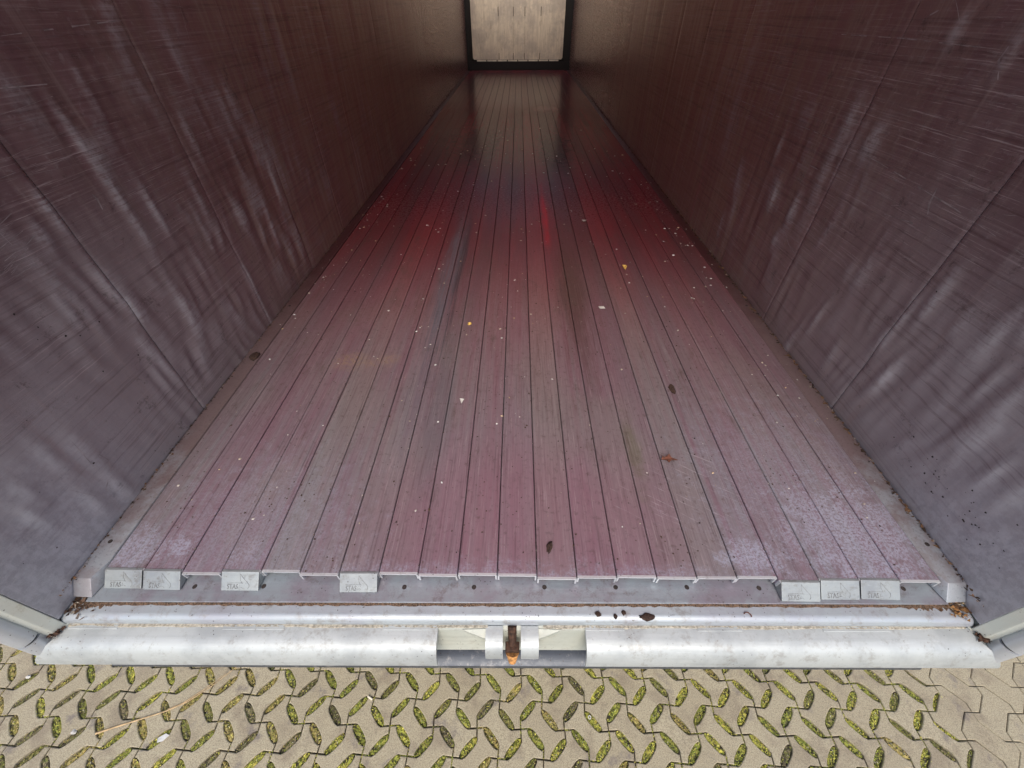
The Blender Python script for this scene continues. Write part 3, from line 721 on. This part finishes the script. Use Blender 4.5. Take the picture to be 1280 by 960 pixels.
    for _ in range(95):                            # the heap in the tail corner
        x, yy = sx * (1.215 + rng.normal(0, .018)), .405 + ex(sx) + rng.normal(0, .013); s = rng.uniform(.002, .007)
        if abs(x) > 1.238: continue
        col = jit([(.20, .10, .035), (.08, .045, .025), (.36, .27, .15), (.50, .46, .38)][rng.choice(4, p=[.38, .37, .15, .1])] if sx > 0 else [(.10, .06, .035), (.05, .03, .02), (.20, .13, .09), (.4, .36, .3)][rng.choice(4, p=[.4, .4, .12, .08])], .4)
        P = [(x + rng.normal(0, s), yy + rng.normal(0, s), FZ - .049 + abs(rng.normal(0, s * .8))) for _ in range(4)]
        dt.put(P, [(0, 1, 2), (0, 2, 3), (0, 3, 1), (1, 3, 2)], col)
    tag(dt.tobj('corner_dirt', CHIP, trailer), kind='stuff')
    # rear post and hinge tube
    e = ex(sx); q = lambda pts: [(sx * x, y + e) for x, y in pts]
    mb = MB(); mb.extr(q([(1.2415, .3625), (1.252, .3390), (1.280, .3275), (1.312, .36), (1.312, .449), (1.258, .449), (1.2575, .372)]), lambda p: (p[0], p[1], FZ - .088), lambda p: (p[0], p[1], 3.95))
    post = mb.obj('corner_post', POST, trailer, bevel=.002)
    cx, cy = sx * 1.2885, .3185 + e
    for a, b in ((FZ - .155, FZ - .052), (FZ - .043, 3.93)):
        mb = MB(); mb.tube((cx, cy, a), (cx, cy, b), .0245, n=28); mb.obj('hinge_tube', TUBE, post, smooth=40)
    mb = MB(); mb.tube((cx, cy, FZ - .06), (cx, cy, FZ - .03), .019, n=20); mb.obj('hinge_gap', DARK, post)
for sx in (-1, 1):
    mb = MB(); e = ex(sx); x0, x1 = sorted((sx * 1.236, sx * 1.30)); mb.box((x0, .352 + e, FZ - .24), (x1, .448 + e, FZ - .078)); mb.obj('corner_bracket', POST, trailer, bevel=.002)
    mb = MB()
    for _ in range(60):
        x, yy = sx * (1.256 + rng.normal(0, .008)), .343 + e + rng.normal(0, .006); q = rng.uniform(.003, .007)
        mb.add([(x + rng.normal(0, q), yy + rng.normal(0, q), FZ - .078 + abs(rng.normal(0, q))) for _ in range(4)], [(0, 1, 2), (0, 2, 3), (0, 3, 1), (1, 3, 2)])
    tag(mb.obj('corner_rust', RUST, trailer), kind='stuff')
# --- head board at the far end
mb = MB(); mb.box((-1.30, 12.64, FZ - .05), (1.30, 12.72, 3.95)); head = mb.obj('bulkhead', BLACK, trailer)
mb = MB(); mb.box((-1.22, 12.50, FZ + .004), (1.22, 12.53, FZ + .165)); mb.obj('rubber_flap', BLACK, head)
hx = [-1.105, -.47, -.125, .14, .51, 1.062]
for i, (a, b) in enumerate(zip(hx, hx[1:])):
    a += .0015; b -= .0015; z0, z1, c = FZ + .198, 3.55, .03
    pr = [(a, z0 + (c if i == 0 else 0)), (a + (c if i == 0 else 0), z0), (b - (c if i == 4 else 0), z0), (b, z0 + (c if i == 4 else 0)), (b, z1), (a, z1)]
    pr = [p for k, p in enumerate(pr) if k == 0 or p != pr[k - 1]]
    mb = MB(); mb.extr(pr, lambda p: (p[0], 12.585, p[1]), lambda p: (p[0], 12.635, p[1])); mb.obj('head_board', TAN, head)
for i in range(8):
    w = 2.0 / 8; a = -1.02 + i * w
    mb = MB(); mb.box((a + .012, 12.575, FZ + .166), (a + w - .012, 12.60, FZ + .192)); mb.obj('edge_strip', STRIP, head)
mb = MB()
for x in hx[1:-1]:
    for z0, z1 in ((FZ + .2, FZ + .32), (FZ + .98, FZ + 1.14)):
        mb.box((x - .006, 12.580, z0), (x + .006, 12.60, z1))
tag(mb.obj('slot', PIT, head), kind='stuff')
# --- roof sheet on bows, unseen; far gap shaped to light the head board
mb = MB(); nx = 12
prof = [(-1.29 + 2.58 * i / nx, 3.96 + .05 * math.sin(math.pi * i / nx)) for i in range(nx + 1)]
mb.add([(x, .38, z) for x, z in prof] + [(x, 10.5, z) for x, z in prof], [(i, i + 1, nx + 2 + i, nx + 1 + i) for i in range(nx)])
mb.obj('roof_tarpaulin', TARP, trailer, smooth=60)
for k in range(5):
    y = .9 + k * 2.3; mb = MB(); mb.tube((-1.26, y, 3.935), (1.26, y, 3.935), .02, n=10); mb.obj('roof_bow', GALV, trailer)
mb = MB(); mb.tube((-1.29, 10.54, 4.02), (1.29, 10.54, 4.02), .06, n=14); mb.obj('tarpaulin_roll', TARP, trailer)
for k in range(5):
    y = .9 + k * 2.3; mb = MB(); mb.tube((-1.26, y, 3.935), (1.26, y, 3.935), .02, n=10); mb.obj('roof_bow', GALV, trailer)
mb = MB(); mb.add([(x, 9.302, z - .004) for x, z in prof] + [(x, 12.66, z - .004) for x, z in prof], [(i, i + 1, nx + 2 + i, nx + 1 + i) for i in range(nx)])
mb = MB(); mb.box((-1.31, .345, 3.935), (1.31, .45, 4.06)); mb.obj('rear_header', POST, trailer)
# --- running gear under the load bed
for sx in (-1, 1):
    mb = MB(); mb.box((sx * .5 - .06, .6, .80), (sx * .5 + .06, 12.5, FZ - .08)); mb.obj('chassis_rail', DARK, trailer)
for y in (2.4, 3.7, 5.0):
    mb = MB(); mb.tube((-.9, y, .52), (.9, y, .52), .07, n=12); mb.box((-.56, y - .06, .52), (-.44, y + .06, .82)); mb.box((.44, y - .06, .52), (.56, y + .06, .82)); mb.obj('axle', DARK, trailer)
    for sx in (-1, 1):
        mb = MB(); mb.lathe_x([(.30, -.16), (.46, -.19), (.515, -.15), (.52, 0), (.515, .15), (.46, .19), (.30, .16)]); w = mb.obj('wheel', TYRE, trailer, loc=(sx * 1.04, y, .515), smooth=40)
        mb = MB(); mb.lathe_x([(.02, sx * .06), (.12, sx * .07), (.16, sx * .02), (.26, sx * .03), (.305, sx * .15), (.305, -.15), (.02, -.1)]); mb.obj('rim', GALV, w, smooth=40)
for sx in (-1, 1):
    mb = MB(); mb.box((sx * .75 - .06, 10.4, .06), (sx * .75 + .06, 10.52, FZ - .08)); mb.box((sx * .75 - .14, 10.33, 0), (sx * .75 + .14, 10.59, .06)); mb.obj('landing_leg', DARK, trailer)

# ================================================================== litter on the floor
lit = Tint()
def chip(x, y, z, s, col, flat=.35):
    n = 5; a0 = rng.uniform(0, 6.28); el = rng.uniform(.5, 1.0); ra = rng.uniform(0, 3.14)
    ring = []
    for i in range(n):
        t = a0 + 6.283 * i / n; u, v = s * rng.uniform(.6, 1.1) * math.cos(t), s * el * rng.uniform(.6, 1.1) * math.sin(t)
        ring.append((x + u * math.cos(ra) - v * math.sin(ra), y + u * math.sin(ra) + v * math.cos(ra), z))
    lit.put(ring + [(x, y, z + s * flat)], [(i, (i + 1) % n, n) for i in range(n)] + [tuple(range(n))[::-1]], col)
WH = [(.45, .42, .38), (.40, .34, .28), (.60, .60, .58), (.45, .34, .22), (.5, .46, .44)]
for _ in range(520):
    y = .6 + abs(rng.normal(2.1, 1.3)); x = rng.uniform(-1.2, 1.2)
    if rng.random() < .35: x = np.sign(x) * (1.2 - abs(rng.normal(0, .10)))
    if y > 8: continue
    s = .0012 + .0032 * rng.random() ** 2.2; s *= (1 + .62 * y)
    chip(x, y, FZ + .0012, s, jit(WH[rng.integers(0, 5)], .2))
for _ in range(900):
    y = .5 + 4.5 * rng.random() ** 1.5; x = rng.uniform(-1.2, 1.2); chip(x, y, FZ + .0012, (.0009 + .0034 * rng.random() ** 2) * (1 + .22 * y), jit((.05, .03, .02), .5))
for _ in range(900):
    y = .48 + 5.0 * rng.random() ** 1.6; x = GX[rng.integers(0, 22)] + rng.normal(0, .0022)
    chip(x, y, FZ + .0008, (.0007 + .0022 * rng.random() ** 2) * (1 + .2 * y), jit([(.06, .04, .03), (.14, .10, .08), (.36, .32, .28)][rng.choice(3, p=[.55, .25, .2])], .4))
for _ in range(90):
    x = rng.uniform(-1.15, 1.15); chip(x, .389 + SK * x + rng.normal(0, .010), FZ - .050, rng.uniform(.0008, .002), jit((.05, .035, .025), .5))
for _ in range(70):
    chip(rng.uniform(-2.4, 2.4), rng.uniform(.12, .6), .0005, rng.uniform(.001, .0028), jit([(.10, .08, .06), (.5, .46, .4), (.2, .13, .07)][rng.integers(0, 3)], .3))
tag(lit.tobj('litter_crumbs', CHIP), 'tiny pale and dark crumbs scattered over the slat floor and sill', 'crumbs', kind='stuff')

def lump(x, y, z, rx, ry, h, mat, name, label, cat, group=None, seed=0, n=11, rot=0):
    rs = np.random.default_rng(seed); mb = MB(); vs = []
    for k, (f, hh) in enumerate(((1, 0), (.92, .5), (.55, .95))):
        for i in range(n):
            t = 6.283 * i / n; u = rx * f * math.cos(t) * (1 + rs.normal(0, .18)); v = ry * f * math.sin(t) * (1 + rs.normal(0, .18))
            vs.append((u * math.cos(rot) - v * math.sin(rot), u * math.sin(rot) + v * math.cos(rot), h * hh * (1 + rs.normal(0, .15))))
    vs.append((0, 0, h))
    fs = [(k * n + i, k * n + (i + 1) % n, (k + 1) * n + (i + 1) % n, (k + 1) * n + i) for k in range(2) for i in range(n)] + [(2 * n + i, 2 * n + (i + 1) % n, 3 * n) for i in range(n)] + [tuple(range(n))[::-1]]
    mb.add(vs, fs); o = mb.obj(name, mat, loc=(x, y, z), smooth=45); return tag(o, label, cat, group)
def sheet(x, y, z, pts, mat, name, label, cat, curl=.004, seed=0):
    rs = np.random.default_rng(seed); n = len(pts); mb = MB()
    top = [(px, py, .0022 + abs(rs.normal(0, curl))) for px, py in pts]; cx = sum(p[0] for p in pts) / n; cy = sum(p[1] for p in pts) / n
    vs = top + [(a, b, c - .0012) for a, b, c in top] + [(cx, cy, .002 + curl * .6), (cx, cy, .0008 + curl * .6)]
    mb.add(vs, [(i, (i + 1) % n, 2 * n) for i in range(n)] + [(n + (i + 1) % n, n + i, 2 * n + 1) for i in range(n)] + [(i, n + i, n + (i + 1) % n, (i + 1) % n) for i in range(n)])
    return tag(mb.obj(name, mat, loc=(x, y, z)), label, cat)
sheet(.533, .871, FZ, [(-.028, .014), (-.02, .006), (-.026, -.004), (-.008, -.006), (0, -.016), (.008, -.006), (.03, -.010), (.024, .0), (.012, .004), (.004, .012), (-.01, .008)], LEAFM, 'dead_leaf', 'crumpled reddish brown dead leaf on the right half of the slat floor', 'leaf', .004, 3)
lump(.099, .549, FZ, .008, .020, .010, CLOD, 'dirt_clod', 'small dark oblong dirt clod near the front edge of a middle slat', 'dirt', None, 4, rot=-.3)
lump(-.238, 1.694, FZ, .011, .010, .010, YEL, 'food_crumb', 'yellow crumb lying left of the middle of the slat floor', 'crumb', None, 5)
sheet(.647, 2.291, FZ, [(-.009, .024), (.010, .018), (.014, -.009), (.003, -.026), (-.006, -.008)], YEL, 'wood_chip', 'orange yellow chip further back on the right of the slat floor', 'chip', .006, 6)
sheet(.445, 1.845, FZ, [(-.016, .012), (.012, .014), (.018, -.008), (-.012, -.012)], PAPER, 'paper_scrap', 'white paper scrap right of the middle of the slat floor', 'scrap', .004, 7)
sheet(-.222, 1.149, FZ, [(-.009, .013), (.010, .011), (.001, -.015)], PAPER, 'plastic_scrap', 'tiny triangular white scrap in the middle of the slat floor', 'scrap', .002, 8)
sheet(.49, 3.02, FZ, [(-.018, .012), (.012, .02), (.02, -.006), (-.006, -.018)], PAPER, 'paper_scrap', 'pale torn scrap at the right, beyond the bright red streak', 'scrap', .006, 9)
lump(-1.195, 1.425, FZ + .002, .022, .030, .012, CLOD, 'dirt_clod', 'dark clod against the foot of the left wall', 'dirt', None, 10)
lump(.646, 1.23, FZ, .012, .03, .004, CLOD, 'dirt_clod', 'thin dark smear of dirt right of middle, behind the dead leaf', 'dirt', None, 12)
BZ = FZ - .0498
for x, y, rx, ry, lab, sd in ((.358, .381, .020, .010, 'largest dark brown dirt lump on the pale rear beam', 21), (.226, .386, .008, .007, 'leftmost dark dirt lump on the pale rear beam', 22), (.272, .381, .005, .007, 'dark dirt lump low in the middle of the cluster on the rear beam', 23), (.296, .391, .006, .007, 'dark dirt lump nearest the plate seam in the cluster on the rear beam', 24)):
    lump(x, y, BZ, rx, ry, .005, CLOD, 'dirt_lump', lab, 'dirt', 'dark dirt lumps on the rear beam', sd)
mb = MB(); P = [(-.010, .003), (-.005, .0065), (.002, .006), (.008, .0), (.007, -.005)]
for a, b in zip(P, P[1:]): mb.tube((*a, .0015), (*b, .0015), .0014, n=6)
tag(mb.obj('dry_stalk', LEAFM, loc=(.634, .389, BZ)), 'small curled brown stalk on the right of the rear beam', 'stalk')
# on the paving
def blade(pts, w, name, label, cat, mat=STRAW):
    mb = MB(); n = len(pts); vs = []
    for i, (x, y, z) in enumerate(pts):
        x2, y2, _ = pts[min(i + 1, n - 1)]; x1, y1, _ = pts[max(i - 1, 0)]; d = math.hypot(x2 - x1, y2 - y1); t = i / (n - 1); ww = w * (1 - .75 * t)
        nx, ny = -(y2 - y1) / d * ww / 2, (x2 - x1) / d * ww / 2; vs += [(x + nx, y + ny, z), (x, y, z + ww * .35), (x - nx, y - ny, z)]
    fs = []
    for i in range(n - 1):
        k = 3 * i; fs += [(k, k + 1, k + 4, k + 3), (k + 1, k + 2, k + 5, k + 4), (k + 2, k, k + 3, k + 5)]
    mb.add(vs, fs); b0 = pts[0]; mb.v = [(x - b0[0], y - b0[1], z) for x, y, z in mb.v]
    return tag(mb.obj(name, mat, loc=(b0[0], b0[1], 0), smooth=60), label, cat)
blade([(-1.868, .240, .003), (-1.80, .262, .004), (-1.70, .292, .005), (-1.60, .322, .006), (-1.52, .358, .006), (-1.44, .42, .006), (-1.36, .50, .005)], .0095, 'dry_grass_blade', 'long straw coloured grass blade lying across the pavers at the left', 'grass blade')
blade([(-1.60, .327, .003), (-1.54, .352, .006), (-1.47, .405, .008), (-1.40, .47, .006)], .007, 'dry_grass_blade', 'short straw blade alongside the long one at the left', 'grass blade')
mb = MB(); mb.tube((-.012, .006, .005), (.012, -.006, .005), .0042, n=10)
tag(mb.obj('cigarette_butt', ASH, loc=(-.677, .381, 0), smooth=50), 'pale cigarette butt on the pavers left of the middle', 'cigarette butt')
mb = MB(); n = 14; pr = [(.0075, 0), (.0075, .003), (.0045, .003), (.0045, 0)]
vs = [(r * math.cos(6.283 * i / n), r * math.sin(6.283 * i / n), z) for i in range(n) for r, z in pr]
mb.add(vs, [(i * 4 + j, ((i + 1) % n) * 4 + j, ((i + 1) % n) * 4 + (j + 1) % 4, i * 4 + (j + 1) % 4) for i in range(n) for j in range(4)])
tag(mb.obj('washer', PAPER, loc=(.339, .322, .001)), 'tiny white ring lying in a paver opening right of the middle', 'ring')
lump(-2.359, .444, -.004, .012, .008, .008, STONE, 'pebble', 'white pebble in a paver opening below the left end of the sill', 'pebble', 'white pebbles', 31)
lump(-1.975, .245, -.004, .010, .009, .008, STONE, 'pebble', 'white pebble in a paver opening beside the thick end of the long straw', 'pebble', 'white pebbles', 32)
sheet(-1.56, .224, .001, [(-.02, .004), (.006, .02), (.026, .014), (.008, -.006), (-.012, -.012)], PAPER, 'paper_scrap', 'white scrap in a paver opening right of the long straw', 'scrap', .002, 33)
